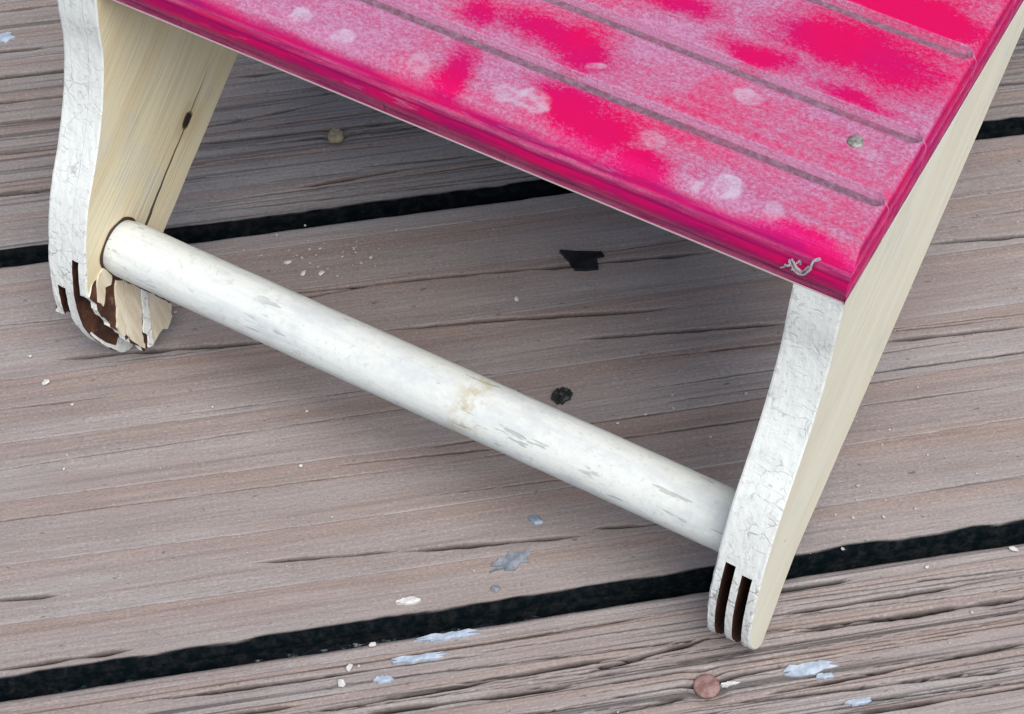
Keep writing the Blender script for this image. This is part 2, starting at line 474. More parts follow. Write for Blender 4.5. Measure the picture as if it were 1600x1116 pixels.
HOLLOWS = []
def deck_board(n0, n1, seed, mat, cracks, ridge, nrand, vis, gap_shade):
    rng = random.Random(seed)
    a = axis(-1.8, 1.6, -1.04, .76, .0042, .04)
    r = .011
    inner = axis(n0 + r, n1 - r, max(n0 + r, vis[0]), min(n1 - r, vis[1]), .00115, .02)
    e0 = n0 + r * (1 - np.cos(np.linspace(0, math.pi / 2, 9)))[:-1]
    e1 = n1 - r * (1 - np.cos(np.linspace(0, math.pi / 2, 9)))[::-1][1:]
    nn = np.concatenate([[n0, n0], e0, inner, e1, [n1, n1]])
    A_, N_ = np.meshgrid(a, nn, indexing='ij')
    # edges: worn, wavering arris
    wob0 = .004 * (fbm(A_ * 6, A_ * 0, seed + 3) - .5); wob1 = .004 * (fbm(A_ * 6, A_ * 0 + 9, seed + 4) - .5)
    dl = np.clip(N_ - n0, 0, r); dr = np.clip(n1 - N_, 0, r)
    drop = (r - np.sqrt(np.maximum(r * r - (r - dl) ** 2, 0))) + (r - np.sqrt(np.maximum(r * r - (r - dr) ** 2, 0)))
    wand = .013 * (fbm(A_ * .7, N_ * 1.2, seed + 7) - .5) + .0012 * (fbm(A_ * 3.5, N_ * 3, seed + 8) - .5)
    q = N_ + wand
    ring = fbm(q * ridge[0], A_ * .35, seed + 11, 2)
    ring2 = fbm(q * ridge[0] * 3.1, A_ * .6, seed + 12, 2)
    saw = (q * ridge[0] * .55 + .6 * fbm(q * 5, A_ * .4, seed + 13)) % 1.0
    ridgeh = ridge[1] * ((ring - .5) * 1.2 + (ring2 - .5) * .8 + (saw - .5) * .55)
    und = .006 * (fbm(A_ * 2, N_ * 3, seed + 14) - .5)
    z = und + ridgeh
    crk = np.zeros_like(z)
    allc = [(c, .0013 + .0009 * rng.random(), .015) for c in cracks]
    for i in range(nrand):
        a0 = rng.uniform(-1.1, .7); L = rng.uniform(.12, .80); nc = rng.uniform(max(n0 + .03, vis[0]), min(n1 - .03, vis[1]))
        allc.append(([(a0, nc), (a0 + L, nc + rng.uniform(-.014, .004) * L / .3)], rng.uniform(.0003, .0009), rng.uniform(.002, .007)))
    for i, (pl, w, dep) in enumerate(allc):
        pa = np.array([p[0] for p in pl]); pn = np.array([p[1] for p in pl])
        lo, hi = pn.min() - .02, pn.max() + .02
        ja = np.where((a > pa[0]) & (a < pa[-1]))[0]; jn = np.where((nn > lo) & (nn < hi))[0]
        if len(ja) == 0 or len(jn) == 0: continue
        ja0, ja1, jn0, jn1 = ja[0], ja[-1] + 1, jn[0], jn[-1] + 1
        aa = a[ja0:ja1]
        t = (aa - pa[0]) / (pa[-1] - pa[0])
        tap = np.clip(np.minimum(t, 1 - t) * 7, 0, 1) ** .6
        nc = np.interp(aa, pa, pn) + .0018 * (fbm(aa * 7, aa * 0 + i, seed + 21) - .5) + 0.0009 * (vn(aa * 90, aa * 0 + i, seed + 22) - .5)
        ww = w * tap * (.45 + 1.1 * vn(aa * 30, aa * 0 + i * 3, seed + 23))
        dd = np.abs(nn[None, jn0:jn1] - nc[:, None])
        g = np.exp(-(dd / np.maximum(ww[:, None], 3e-4)) ** 2) * tap[:, None]
        z[ja0:ja1, jn0:jn1] -= dep * g
        crk[ja0:ja1, jn0:jn1] = np.maximum(crk[ja0:ja1, jn0:jn1], g * min(1.0, dep / .006 + .15))
    for (ha, hn, hr, hd) in HOLLOWS:
        if n0 < hn < n1:
            z -= hd * np.exp(-(((A_ - ha) / hr) ** 2 + ((N_ - hn) / hr) ** 2) ** 2)
    inb = sstep(0, r, np.minimum(N_ - n0, n1 - N_))
    z = z * inb - drop - (1 - inb) * .004 * fbm(A_ * 30, N_ * 60, seed + 30)
    z[:, 0] = -.16; z[:, -1] = -.16
    Y = N_.copy()
    Y[:, :10] += wob0[:, :10]; Y[:, -10:] += wob1[:, -10:]
    gap_sh = np.zeros_like(z)
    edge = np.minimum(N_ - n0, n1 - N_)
    gap_sh = sstep(.0145, .0105, (N_ - n0) + .007 * (fbm(A_ * 22, N_ * 40, seed + 33) - .5)) + gap_shade * .6 * sstep(.008, .002, n1 - N_)  # damp edge stain deepened to near-black, painting in the shade of the gap
    P = np.stack([A_, Y, z], -1)
    # dark between-grain wear where the wood is open
    openg = sstep(.57, .76, fbm(q * ridge[0] * 8, A_ * 1.3, seed + 40, 3)) * ridge[2]
    crk = np.maximum(crk, openg * inb)
    o = link('deck_board', grid_mesh('deck_board', P, {'ring': ring * .6 + saw * .4, 'crack': crk, 'gap_shade': gap_sh, 'saw': saw}), mat, deck)
    return o

CR_UP = [[(-1.02, 1.249), (-.72, 1.246)], [(-1.05, 1.163), (-.60, 1.153)], [(-1.03, 1.107), (-.58, 1.100)], [(-1.05, 1.054), (-.43, 1.043)],
         [(-1.0, 1.012), (-.62, 1.004)], [(-1.05, .951), (-.70, .944), (-.42, .972)], [(-1.02, .872), (-.66, .863)], [(-.70, .921), (-.33, .912)],
         [(-.41, .835), (-.24, .829)], [(-.50, .811), (-.338, .82)], [(-.2, .86), (.2, .87)], [(.3, .93), (.72, .905)], [(.42, .84), (.74, .83)]]
CR_MID = [[(-.43, .6133), (-.128, .598), (.06, .5875)], [(-.425, .5297), (-.279, .5219), (-.067, .5007), (-.02, .50)], [(-.86, .556), (-.741, .5494), (-.566, .5365)],
          [(-.166, .4676), (.129, .4444)], [(.34, .553), (.62, .536)], [(.245, .390), (.46, .382)], [(-.45, .170), (-.22, .153)],
          [(-.203, .1615), (-.145, .1543), (-.09, .152)], [(-.64, .187), (-.458, .1727)], [(-1.0, .192), (-.885, .1816)], [(-.99, .089), (-.80, .088)], [(-.56, .60), (-.42, .612)]]
CR_LOW = [[(-.62, -.0377), (-.427, -.0346), (-.186, -.028)], [(-.27, -.0448), (-.10, -.0243)], [(-.05, -.1124), (.30, -.099)], [(-.002, -.0337), (.32, -.037)],
          [(-.002, -.0054), (.24, -.0045)], [(-.54, -.05), (-.273, -.058)], [(-.11, -.1156), (.285, -.134)], [(-.77, .013), (-.53, .007)], [(.13, -.034), (.224, -.034)],
          [(.05, -.1586), (.28, -.159)], [(-.01, .029), (.10, .029)], [(-.30, -.085), (.02, -.078)], [(-.36, -.11), (-.13, -.098)], [(-.9, -.02), (-.6, -.026)]]
HOLLOWS += [(-.1152, -.0863, .024, .010), (-.4342, .901, .018, .006)]
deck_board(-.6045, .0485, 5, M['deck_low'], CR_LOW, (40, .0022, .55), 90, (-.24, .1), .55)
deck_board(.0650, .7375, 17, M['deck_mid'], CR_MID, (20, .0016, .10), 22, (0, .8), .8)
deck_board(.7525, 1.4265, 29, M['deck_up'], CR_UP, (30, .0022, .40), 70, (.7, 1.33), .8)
for nlo in (-1.2935, 1.4625):
    P = np.zeros((30, 6, 3))
    for i, aa in enumerate(np.linspace(-1.8, 1.6, 30)):
        for j, (y, zz_) in enumerate([(0, -.16), (0, -.015), (.015, 0), (.638, 0), (.653, -.015), (.653, -.16)]):
            P[i, j] = (aa, nlo + y, zz_)
    z0 = np.zeros((30, 6))
    link('deck_board', grid_mesh('deck_board', P, {'ring': z0 + .5, 'crack': z0, 'gap_shade': z0}), M['deck_up'], deck)

def domed(name, r, hgt, mat, parent, loc, seed, ridge=.0, segs=28, flat=.75):
    rng = random.Random(seed)
    vs = [(0, 0, hgt)]; fs = []
    rings = [(.35, 1.0), (flat, .93), (.92, .72), (1.0, .35), (1.0, -.6)]
    for k, (rr, hh) in enumerate(rings):
        for i in range(segs):
            t = 2 * math.pi * i / segs
            j = 1 + ridge * (rng.random() - .5)
            vs.append((rr * r * math.cos(t) * j, rr * r * math.sin(t) * j, hgt * hh * (1 + ridge * 1.5 * (rng.random() - .5))))
    for i in range(segs):
        fs.append((0, 1 + i, 1 + (i + 1) % segs))
        for k in range(len(rings) - 1):
            b0 = 1 + k * segs; b1 = b0 + segs
            fs.append((b0 + i, b1 + i, b1 + (i + 1) % segs, b0 + (i + 1) % segs))
    o = link(name, mesh_pd(name, vs, fs), mat, parent)
    o.location = Vector(loc) * U
    return o
domed('screw_head', .0165, .0030, M['screwpaint'], deck, (-.1152, -.0863, -.004), 1, .03)
domed('nail_head', .0120, .007, M['crust'], deck, (-.4342, .901, -.002), 2, .30, 18)

gp = mesh_pd('ground', [(-6, -6, -.5), (6, -6, -.5), (6, 6, -.5), (-6, 6, -.5)], [(0, 1, 2, 3)], False)
tag(link('ground', gp, M['soil']), 'dark soil under the deck boards', 'ground', kind='structure')

def gap_debris(nc, half, seed, level, label):
    a = np.concatenate([np.linspace(-1.05, .78, 620)])
    v = np.linspace(-1, 1, 22)
    A_, V_ = np.meshgrid(a, v, indexing='ij')
    N_ = nc + half * V_
    lump = fbm(A_ * 60, N_ * 90, seed, 3)
    big = fbm(A_ * 3.0, N_ * 2, seed + 5, 2)
    lv = np.interp(a, level[0], level[1])[:, None]
    z = lv + .030 * (big - .5) + .016 * (lump - .5) + .008 * fbm(A_ * 200, N_ * 260, seed + 9, 2) + .010 * V_ - .024
    P = np.stack([A_, N_, z], -1)
    o = link('gap_debris', grid_mesh('gap_debris', P), M['debris'])
    o.rotation_euler = (0, 0, TH)
    tag(o, label, 'debris', kind='stuff')
gap_debris(.0570, .015, 51, ([-1.1, -.85, -.5, -.3, -.05, .05, .2, .8], [-.05, -.030, -.022, -.030, -.05, -.065, -.03, -.024]), 'dark damp debris packed in the gap in front of the right foot')
gap_debris(.7455, .014, 61, ([-1.1, -.9, -.75, -.2, .8], [-.06, -.05, -.14, -.10, -.08]), 'dark dirt in the gap behind the left leg')

# ------------------------------------------------------------------ stool
stool = tag(empty('footstool'), 'small worn footstool with pink slatted seat, white crazed edges and white dowel', 'footstool')
T = .058; H = HT; S = .060; DEPTH = 1.30
FRONT = [(-.0, .6072), (-.005, .56), (-.006, .52), (-.0155, .47), (-.031, .42), (-.055, .367), (-.083, .312), (-.104, .245), (-.114, .195), (-.1175, .15), (-.1150, .11), (-.106, .07), (-.088, .035), (-.071, .010), (-.060, .0)]
YB, BE = -.1264, .6557
def back_y(z): return YB + z / math.tan(BE)

def spline(pts, n):
    P = np.array(pts); d = np.r_[0, np.cumsum(np.hypot(*np.diff(P, axis=0).T))]
    m = np.gradient(P, d, axis=0)
    s = np.linspace(0, d[-1], n); out = []
    for x in s:
        i = min(np.searchsorted(d, x, side='right') - 1, len(P) - 2); hh = d[i + 1] - d[i]; t = (x - d[i]) / hh
        out.append((2*t**3-3*t**2+1)*P[i] + (t**3-2*t**2+t)*hh*m[i] + (-2*t**3+3*t**2)*P[i+1] + (t**3-t**2)*hh*m[i+1])
    return np.array(out)

fr = spline(FRONT, 150)
foot = [(-.053, .0012), (-.045, .012), (-.030, .034), (-.008, .072)]
bk = [(back_y(z), z) for z in np.linspace(.112, .565, 40)]
half = [tuple(p) for p in fr] + foot + bk
mirror = [(DEPTH - y, z) for y, z in reversed(half)]
PROFILE = np.array(half + mirror)          # starts at the seat's front, goes down, round the arch, up again at the rear
NF = len(fr)

def ply(name, x0, x1, prof, seed, mats, parent, rough=.0006, nx=5, rim_slots=None, xshift=None, side_mat=(1, 1), arris=(0, 0)):
    """a closed plywood layer: profile in (y,z) swept over x0..x1; rim faces use material 0"""
    K = len(prof)
    xs = np.linspace(x0, x1, nx + 1)
    vs = []; fs = []; mi = []
    nxt = np.roll(prof, -1, 0); prv = np.roll(prof, 1, 0)
    tg = nxt - prv; ln = np.hypot(tg[:, 0], tg[:, 1]) + 1e-9
    nor = np.stack([-tg[:, 1], tg[:, 0]], 1) / ln[:, None]
    arc = np.cumsum(np.hypot(*(prof - prv).T))
    for k, x in enumerate(xs):
        dz = (fbm(arc * 45, arc * 0 + x * 160, 77, 3) - .5) * 2 * rough
        low = sstep(.30, .10, prof[:, 1])
        dz = dz + low * (fbm(arc * 70, arc * 0 + x * 300, 78, 3) - .5) * 2 * rough * 1.8
        if (k == 0 and arris[0]) or (k == nx and arris[1]):     # knocked-back arris
            dz = dz - nor[:, 0] * 0 - (.0009 + .0085 * low * fbm(arc * 60, arc * 0 + seed, 79, 2) ** 2) * (-1)
        dz[prof[:, 1] > .6] = 0
        for j in range(K):
            y = prof[j, 0] + nor[j, 0] * dz[j]; z = prof[j, 1] + nor[j, 1] * dz[j]
            sx = xshift(y, z) if xshift else 0.0
            vs.append((x + sx, y, max(z, .0006)))
    for k in range(nx):
        for j in range(K):
            j2 = (j + 1) % K
            fs.append((k * K + j, k * K + j2, (k + 1) * K + j2, (k + 1) * K + j))
            m = 0
            if rim_slots is not None and rim_slots[j]:
                m = 2
            mi.append(m)
    fs.append(tuple(range(K))); mi.append(side_mat[0])
    fs.append(tuple(reversed(range(nx * K, (nx + 1) * K)))); mi.append(side_mat[1])
    me = mesh_pd(name, vs, fs, False, mi)
    bm = bmesh.new(); bm.from_mesh(me)
    big = [f for f in bm.faces if len(f.verts) > 4]
    bmesh.ops.triangulate(bm, faces=big, ngon_method='EAR_CLIP')
    bmesh.ops.recalc_face_normals(bm, faces=bm.faces[:])
    bm.to_mesh(me); bm.free()
    return link(name, me, mats, parent)

def eaten(prof, ztop, depth, seed, zbot=-1.0, jag=.010):
    """profile with the front edge broken away below ztop"""
    p = prof.copy(); flag = np.zeros(len(p), bool)
    for j in range(NF + len(foot)):
        y, z = prof[j]
        if zbot < z < ztop:
            t = sstep(ztop, ztop - .006, z) * sstep(zbot, zbot + .006, z)
            dy = depth * t * (1 + .25 * (vn(z * 90, seed, 5) - .5)) + t * jag * (vn(z * 160, seed + 3, 6) - .5)
            lim = back_y(max(z, .03)) + (-.012) if z > .05 else 0.0
            ny = min(y + dy, max(lim, y + .02))
            p[j, 0] = ny; p[j, 1] = max(z, .050)
            if j < NF: flag[j] = True
    return p, flag

# --- right side panel: plies two and four have rotted out of the foot, leaving three prongs
rp = empty('side_panel', (0, 0, 0), stool)
rp['label'] = 'right side panel, foot split into three white prongs'
mats_r = [M['paint'], M['cream_r'], M['core']]
tt = T / 5
wr = [.0115, .0130, .0095, .0130, .0110]
xr = np.r_[-T, -T + np.cumsum(wr)]
for i in range(5):
    g = .00002
    if i in (1, 3):
        pr, fl = eaten(PROFILE, .222 if i == 1 else .216, .110, 40 + i)
        pr = pr.copy()
    else:
        pr, fl = PROFILE, None
    ply('ply', xr[i] + g, xr[i + 1] - g, pr, 10 + i, mats_r, rp, rim_slots=fl,
        side_mat=(1 if i == 0 else 2, 1 if i == 4 else 2), arris=(i == 0, i == 4))

# --- left side panel: broken plies, brown core showing
lp = empty('side_panel', (0, 0, 0), stool)
lp['label'] = 'left side panel, foot broken and peeling down to brown core'
mats_l = [M['paint'], M['cream_l'], M['core']]
xl = np.r_[-1, -1 + np.cumsum([.0115, .0120, .0115, .0120, .0110])]
def chop(prof, zcut, seed, slope=0.0):
    """front leg cut off below a jagged line"""
    p = prof.copy()
    for j in range(NF + len(foot) + 4):
        y, z = prof[j]
        lim = zcut + slope * (y + .115) + .022 * (vn(y * 80, seed, 9) - .5)
        if z < lim:
            p[j, 1] = min(lim, back_line(y) - .002) if y > -.03 else lim
    return p
def back_line(y): return (y - YB) * math.tan(BE)
bend = lambda y, z: .020 * sstep(.12, .0, z)
ply('ply', xl[0] + .00002, xl[1] - .00002, chop(PROFILE, .105, 3, .1), 21, mats_l, lp, side_mat=(1, 2), rough=.0007, arris=(1, 0))
pr, fl = eaten(PROFILE, .172, .045, 61, jag=.02)
ply('ply', xl[1] + .00002, xl[2] - .00002, pr, 22, mats_l, lp, rim_slots=fl, side_mat=(2, 2), rough=.0007, xshift=bend)
ply('ply', xl[2] + .00002, xl[3] + .002, PROFILE, 23, mats_l, lp, side_mat=(2, 2), rough=.0007, xshift=bend)
pr, fl = eaten(PROFILE, .228, .085, 63, jag=.012)
ply('ply', xl[3] + .0022, xl[4] - .00002, pr, 24, mats_l, lp, rim_slots=fl, side_mat=(2, 2))
# innermost ply stops on a slanting break beside the dowel
brk = [(-.1125, .170), (-.104, .177), (-.096, .174), (-.088, .181), (-.078, .180), (-.065, .184), (-.045, .180), (-.020, .176), (.002, .158), (.014, .132)]
pin = np.array([tuple(p) for p in fr if p[1] > .172] + brk + [p for p in bk if p[1] > .128] + mirror)
ply('ply', xl[4] + .00002, xl[5], pin, 25, mats_l, lp, side_mat=(2, 1), arris=(0, 1))

def slab(name, outline, thick, mats, parent, seed, jit=.0008, rim_mat=0, face_mat=0):
    """outline: 3D points of a front face; extruded backwards along -x by thick, rim subdivided and jittered"""
    rng = random.Random(seed)
    pts = []
    for i, p in enumerate(outline):
        q = outline[(i + 1) % len(outline)]
        k = max(1, int(math.dist(p, q) / .006))
        for s in range(k):
            t = s / k
            pts.append([p[c] + (q[c] - p[c]) * t + (rng.uniform(-jit, jit) if c else 0) for c in range(3)])
    K = len(pts)
    vs = [tuple(p) for p in pts] + [(p[0] - thick, p[1], p[2]) for p in pts]
    fs = [tuple(range(K)), tuple(reversed(range(K, 2 * K)))]
    mi = [face_mat, face_mat]
    for j in range(K):
        fs.append((j, j + K, (j + 1) % K + K, (j + 1) % K)); mi.append(rim_mat)
    me = mesh_pd(name, vs, fs, False, mi)
    bm = bmesh.new(); bm.from_mesh(me)
    bmesh.ops.triangulate(bm, faces=[f for f in bm.faces if len(f.verts) > 4], ngon_method='EAR_CLIP')
    bmesh.ops.recalc_face_normals(bm, faces=bm.faces[:])
    bm.to_mesh(me); bm.free()
    return link(name, me, mats, parent)

FLAP = dict(
 back=[(-0.9403, -0.0926, 0.1934), (-0.9412, -0.0763, 0.1966), (-0.9361, -0.0636, 0.1766), (-0.9075, 0.0012, 0.062), (-0.9024, -0.0115, 0.0415), (-0.9023, -0.0325, 0.0411), (-0.9008, -0.0692, 0.0354), (-0.9119, -0.0897, 0.0794), (-0.9235, -0.1074, 0.1261), (-0.9361, -0.1156, 0.1765)],
 A=[(-0.9401, -0.0895, 0.1925), (-0.9408, -0.0771, 0.1954), (-0.9356, -0.0697, 0.1744), (-0.9334, -0.0778, 0.1655), (-0.9346, -0.0872, 0.1703), (-0.9296, -0.102, 0.1502), (-0.9325, -0.1061, 0.1618), (-0.9364, -0.1005, 0.1778)],
 B=[(-0.9328, -0.0659, 0.1633), (-0.9306, -0.0572, 0.1544), (-0.9248, -0.065, 0.1314), (-0.9135, -0.0902, 0.086), (-0.9151, -0.0971, 0.0926), (-0.9189, -0.096, 0.1074), (-0.9257, -0.0814, 0.135), (-0.93, -0.0766, 0.1519)],
 C=[(-0.9302, -0.0556, 0.1529), (-0.9225, -0.0367, 0.1219), (-0.9157, -0.0469, 0.0949), (-0.9083, -0.0644, 0.0654), (-0.9024, -0.0694, 0.0417), (-0.9047, -0.0757, 0.0509), (-0.9131, -0.0887, 0.0846), (-0.9214, -0.0713, 0.1177)],
 D=[(-0.9221, -0.0359, 0.1202), (-0.9196, -0.0294, 0.1103), (-0.9113, -0.0409, 0.0773), (-0.9012, -0.0556, 0.0366), (-0.9021, -0.0638, 0.0404), (-0.9054, -0.0563, 0.0536), (-0.9082, -0.0615, 0.0646), (-0.9155, -0.0461, 0.0941)],
 E=[(-0.919, -0.0281, 0.1081), (-0.9066, 0.0006, 0.0586), (-0.9024, -0.0075, 0.0418), (-0.9005, -0.0209, 0.0341), (-0.9022, -0.0301, 0.0408), (-0.9011, -0.0532, 0.0364), (-0.9059, -0.0476, 0.0554), (-0.9111, -0.0399, 0.0764)])
# pale torn rim left round the bottom of the middle ply
lowp = [(y, z) for y, z in half[:NF + 2] if z < .085]
xin = xl[3] + .002
inner = [(y + .010 + .010 * vn(z * 60, 2.0, 8) * (1 if z > .03 else .4), z + .012 * sstep(.05, .0, z) + .010 * vn(y * 70, 4.0, 8)) for y, z in lowp]
ring_ = [(y + .0008, max(z, .001)) for y, z in lowp] + [(float(y), float(z)) for y, z in reversed(inner)]
slab('torn_edge', [(float(xin + .0016 + bend(y, z)), y, z) for y, z in ring_[::3]], .0012, M['paint'], lp, 15, .0006)
o = slab('lifted_ply', [(x - .0030, y, z) for x, y, z in FLAP['back']], .0095, [M['paint'], M['core']], lp, 5, .0024, 0, 1)
for i, k in enumerate('ABCDE'):
    m = M['paint'] if k == 'D' else M['veneer']
    o = slab('veneer_strip', [(x + (.0014 if k == 'D' else 0.0), y, z) for x, y, z in FLAP[k]], .0028, m, lp, 6 + i, .0012)

# --- dowel
YD, ZD, RD = -.0405, .2014, .0382
nu, nv = 260, 56
ux = np.linspace(-1 + T - .010, -T + .010, nu); tv = np.linspace(0, 2 * math.pi, nv)
X_, V_ = np.meshgrid(ux, tv, indexing='ij')
rad = RD + .0008 * (fbm(X_ * 9, np.cos(V_) * 2 + 3, 91) - .5) + .0005 * (fbm(X_ * 40, np.sin(V_) * 5 + np.cos(V_) * 3 + 9, 92) - .5)
rad = rad * (1 - .07 * sstep(-.925, -.944, X_)) * (.985 + .02 * (X_ + 1))
P = np.stack([X_, YD + rad * np.cos(V_), ZD + rad * np.sin(V_)], -1)
hv = [(-1 + T + .0007, YD - .0012, ZD + .0022)] + [(-1 + T + .0007, YD - .0012 + .0396 * (1 + .03 * math.sin(5 * t)) * math.cos(t), ZD + .0022 + .0393 * (1 + .025 * math.sin(7 * t + 1)) * math.sin(t)) for t in np.linspace(0, 2 * math.pi, 48, endpoint=False)]
link('dowel_socket', mesh_pd('dowel_socket', hv, [(0, 1 + i, 1 + (i + 1) % 48) for i in range(48)], False), M['core'], stool)
link('stretcher_dowel', grid_mesh('stretcher_dowel', P), M['dowel'], stool)

# --- seat planks
CLEAN = [(-.505, .135, .020, .030, 0), (-.490, .045, .018, .055, .1), (-.425, .150, .075, .026, 0.0), (-.375, .140, .03, .035, 0), (-.355, .060, .050, .034, -.2), (-.31, .040, .035, .022, 0),
         (-.110, .285, .085, .042, 0), (-.16, .285, .06, .03, 0), (-.095, .222, .055, .012, 0), (-.105, .378, .11, .024, 0), (-.32, .262, .05, .018, 0), (-.255, .020, .035, .014, 0), (-.21, .232, .05, .018, 0), (-.06, .012, .05, .012, 0)]
SPLAT = [(-.394, .043, .022, 1.0), (-.425, .040, .014, .6), (-.1536, .0412, .019, 1.0), (-.617, .0265, .013, .9), (-.677, .0356, .013, .9), (-.26, .052, .013, .5), (-.203, .163, .015, .8), (-.53, .028, .016, .6),
         (-.188, .027, .008, .7), (-.361, .129, .007, .6), (-.095, .03, .014, .45), (-.05, .158, .012, .4)]
GROOVES = [.0985, .2010, .3468, .470, .585, .700, .815, .925, 1.035, 1.15]
GW = .0092
edges = [0.0] + GROOVES + [DEPTH]
def seat_plank(i, y0, y1, rf, rb, fine):
    xs = axis(-1.0, 0.0, -.90, 0.0, .0034 if fine else .02, .01)
    re = .011
    ex = re * (1 - np.cos(np.linspace(0, math.pi / 2, 8)))
    xs = np.concatenate([[-1, -1], (-1 + ex)[:-1], xs[(xs > -1 + re) & (xs < -re)], (-ex[::-1])[1:], [0, 0]])
    ea = y0 + rf * (1 - np.cos(np.linspace(0, math.pi / 2, 12 if rf > .01 else 5)))
    eb = (y1 - rb * (1 - np.cos(np.linspace(0, math.pi / 2, 12 if rb > .01 else 5))))[::-1]
    ys = np.concatenate([[y0, y0, y0, y0] if i == 0 else [y0, y0], ea[:-1], np.linspace(ea[-1], eb[0], 34 if fine else 4), eb[1:], [y1, y1]])
    X_, Y_ = np.meshgrid(xs, ys, indexing='ij')
    def drop(dist, r):
        dd = np.clip(dist, 0, r)
        return r - np.sqrt(np.maximum(r * r - (r - dd) ** 2, 0))
    z = H + S - np.maximum(drop(Y_ - y0, rf) + drop(y1 - Y_, rb), drop(np.minimum(X_ + 1, -X_), re))
    z += .0022 * (fbm(X_ * 4, Y_ * 6 + i * 7, 101) - .5) * sstep(0, .02, np.minimum(np.minimum(X_ + 1, -X_), np.minimum(Y_ - y0, y1 - Y_)))
    zb = H if i in (0, len(edges) - 2) else H + .002
    Y = Y_.copy()
    if i == 0:                                      # moulded nosing: slight lip above a flat fascia
        z[:, 1] = H + .0035; z[:, 2] = H + .013; z[:, 3] = H + .0145
        Y[:, 1] = y0 - .0; Y[:, 2] = y0; Y[:, 3] = y0 - .0018
        Y[:, 4] = y0 - .0018
        Y[:, 2:9] += .0016 * (fbm(X_[:, 2:9] * 14, X_[:, 2:9] * 0, 103) - .5)
    z[:, 0] = zb; z[:, -1] = zb
    z[0, :] = np.minimum(z[0, :], zb); z[-1, :] = np.minimum(z[-1, :], zb)
    w_ = .94 * sstep(-.013, -.004, X_)              # the grooves stop short of the right end
    u_ = (Y_ - y0) / (y1 - y0)
    Y = Y + GW * w_ * ((u_ if i < len(edges) - 2 else 0) - ((1 - u_) if i else 0))
    cl = np.zeros_like(z); sp = np.zeros_like(z)
    wx = X_ + .030 * (fbm(X_ * 18, Y_ * 18, 111) - .5); wy = Y_ + .030 * (fbm(X_ * 18, Y_ * 18, 112) - .5)
    for (cx, cy, ax, ay, an) in CLEAN:
        dx, dy = wx - cx, wy - cy
        u = dx * math.cos(an) + dy * math.sin(an); v = -dx * math.sin(an) + dy * math.cos(an)
        cl = np.maximum(cl, sstep(1.85, .15, np.sqrt((u / ax) ** 2 + (v / ay) ** 2)))
    for (cx, cy, rr, s) in SPLAT:
        sp = np.maximum(sp, s * sstep(1.08, .86, np.hypot(wx - cx, (wy - cy) * 1.15) / rr * (.75 + .5 * fbm(X_ * 70, Y_ * 70, 115))))
    P = np.stack([X_, Y, z], -1)
    link('seat_plank', grid_mesh('seat_plank', P, {'clean': cl, 'splat': sp}), M['pink'], stool)
for i in range(len(edges) - 1):
    y0 = edges[i] + (GW if i else 0); y1 = edges[i + 1] - (GW if i < len(edges) - 2 else 0)
    seat_plank(i, y0, y1, .034 if i == 0 else .004, .034 if i == len(edges) - 2 else .004, i < 4)

# backing board whose dusty top shows in the grooves
v = []; f = []
P = np.zeros((200, 6, 3))
for i, x in enumerate(np.linspace(-.992, -.008, 200)):
    for j, (y, zz_) in enumerate([(.040, H + .0008), (.040, H + S - .0125), (.4, H + S - .0125), (.9, H + S - .0125), (DEPTH - .04, H + S - .0125), (DEPTH - .04, H + .0008)]):
        P[i, j] = (x, y, zz_)
link('seat_backing', grid_mesh('seat_backing', P), M['groove'], stool)
domed('nail_head', .0092, .006, M['metal'], stool, (-.0659, .1612, H + S - .0012), 7, .10, 20, .6)

# ------------------------------------------------------------------ loose things
def on_deck(a, nn, z=0.0):
    return (a * ct - nn * stn, a * stn + nn * ct, z)

def flake(name, a, nn, la, ln, mat, label, cat, seed, thick=.0010, z=.0022, ang=0.0, pts=22, jit=.34, group=None):
    rng = random.Random(seed)
    out = []
    for i in range(pts):
        t = 2 * math.pi * i / pts
        k = 1 + rng.uniform(-jit, jit)
        # squarish outline
        c, s = math.cos(t), math.sin(t)
        q = (abs(c) ** 3.2 + abs(s) ** 3.2) ** (-1 / 3.2)
        out.append((la * c * q * k, ln * s * q * (1 + rng.uniform(-jit, jit))))
    vs = [(x, y, thick + rng.uniform(-.2, .3) * thick) for x, y in out] + [(x * 1.03, y * 1.03, -.004) for x, y in out] + [(0, 0, thick * 1.2)]
    fs = []
    for i in range(pts):
        j = (i + 1) % pts
        fs.append((i, j, pts * 2)); fs.append((i, i + pts, j + pts, j))
    o = link(name, mesh_pd(name, vs, fs, False), mat)
    o.location = Vector(on_deck(a, nn, z)) * U
    o.rotation_euler = (0, 0, TH + ang)
    return tag(o, label, cat, group)

flake('paint_remnant', -.4153, .0363, .033, .0050, M['bluechip'], 'long pale blue paint streak on the front board, just below the dark gap', 'paint streak', 1)
flake('paint_remnant', -.4593, .0120, .031, .0042, M['bluechip'], 'thin pale blue paint streak below the longest streak left of centre', 'paint streak', 2)
flake('paint_remnant', .0141, -.0869, .029, .0075, M['bluechip'], 'broad sky blue paint patch on the front board beside the rusty screw head', 'paint patch', 3)
flake('paint_remnant', .0300, -.1010, .010, .0035, M['bluechip'], 'tiny blue paint speck touching the broad blue patch right of the screw', 'paint speck', 4)
flake('paint_remnant', .0594, -.1421, .014, .0035, M['bluechip'], 'small blue paint mark at the bottom edge right of the screw', 'paint mark', 5)
flake('paint_remnant', -.4556, .0951, .013, .0042, M['chip'], 'small whitish paint mark on the rim just above the dark front gap', 'paint mark', 6)
flake('paint_remnant', -.5024, -.0103, .010, .0050, M['bluechip'], 'little blue paint mark below the thin streak at the bottom', 'paint mark', 7)
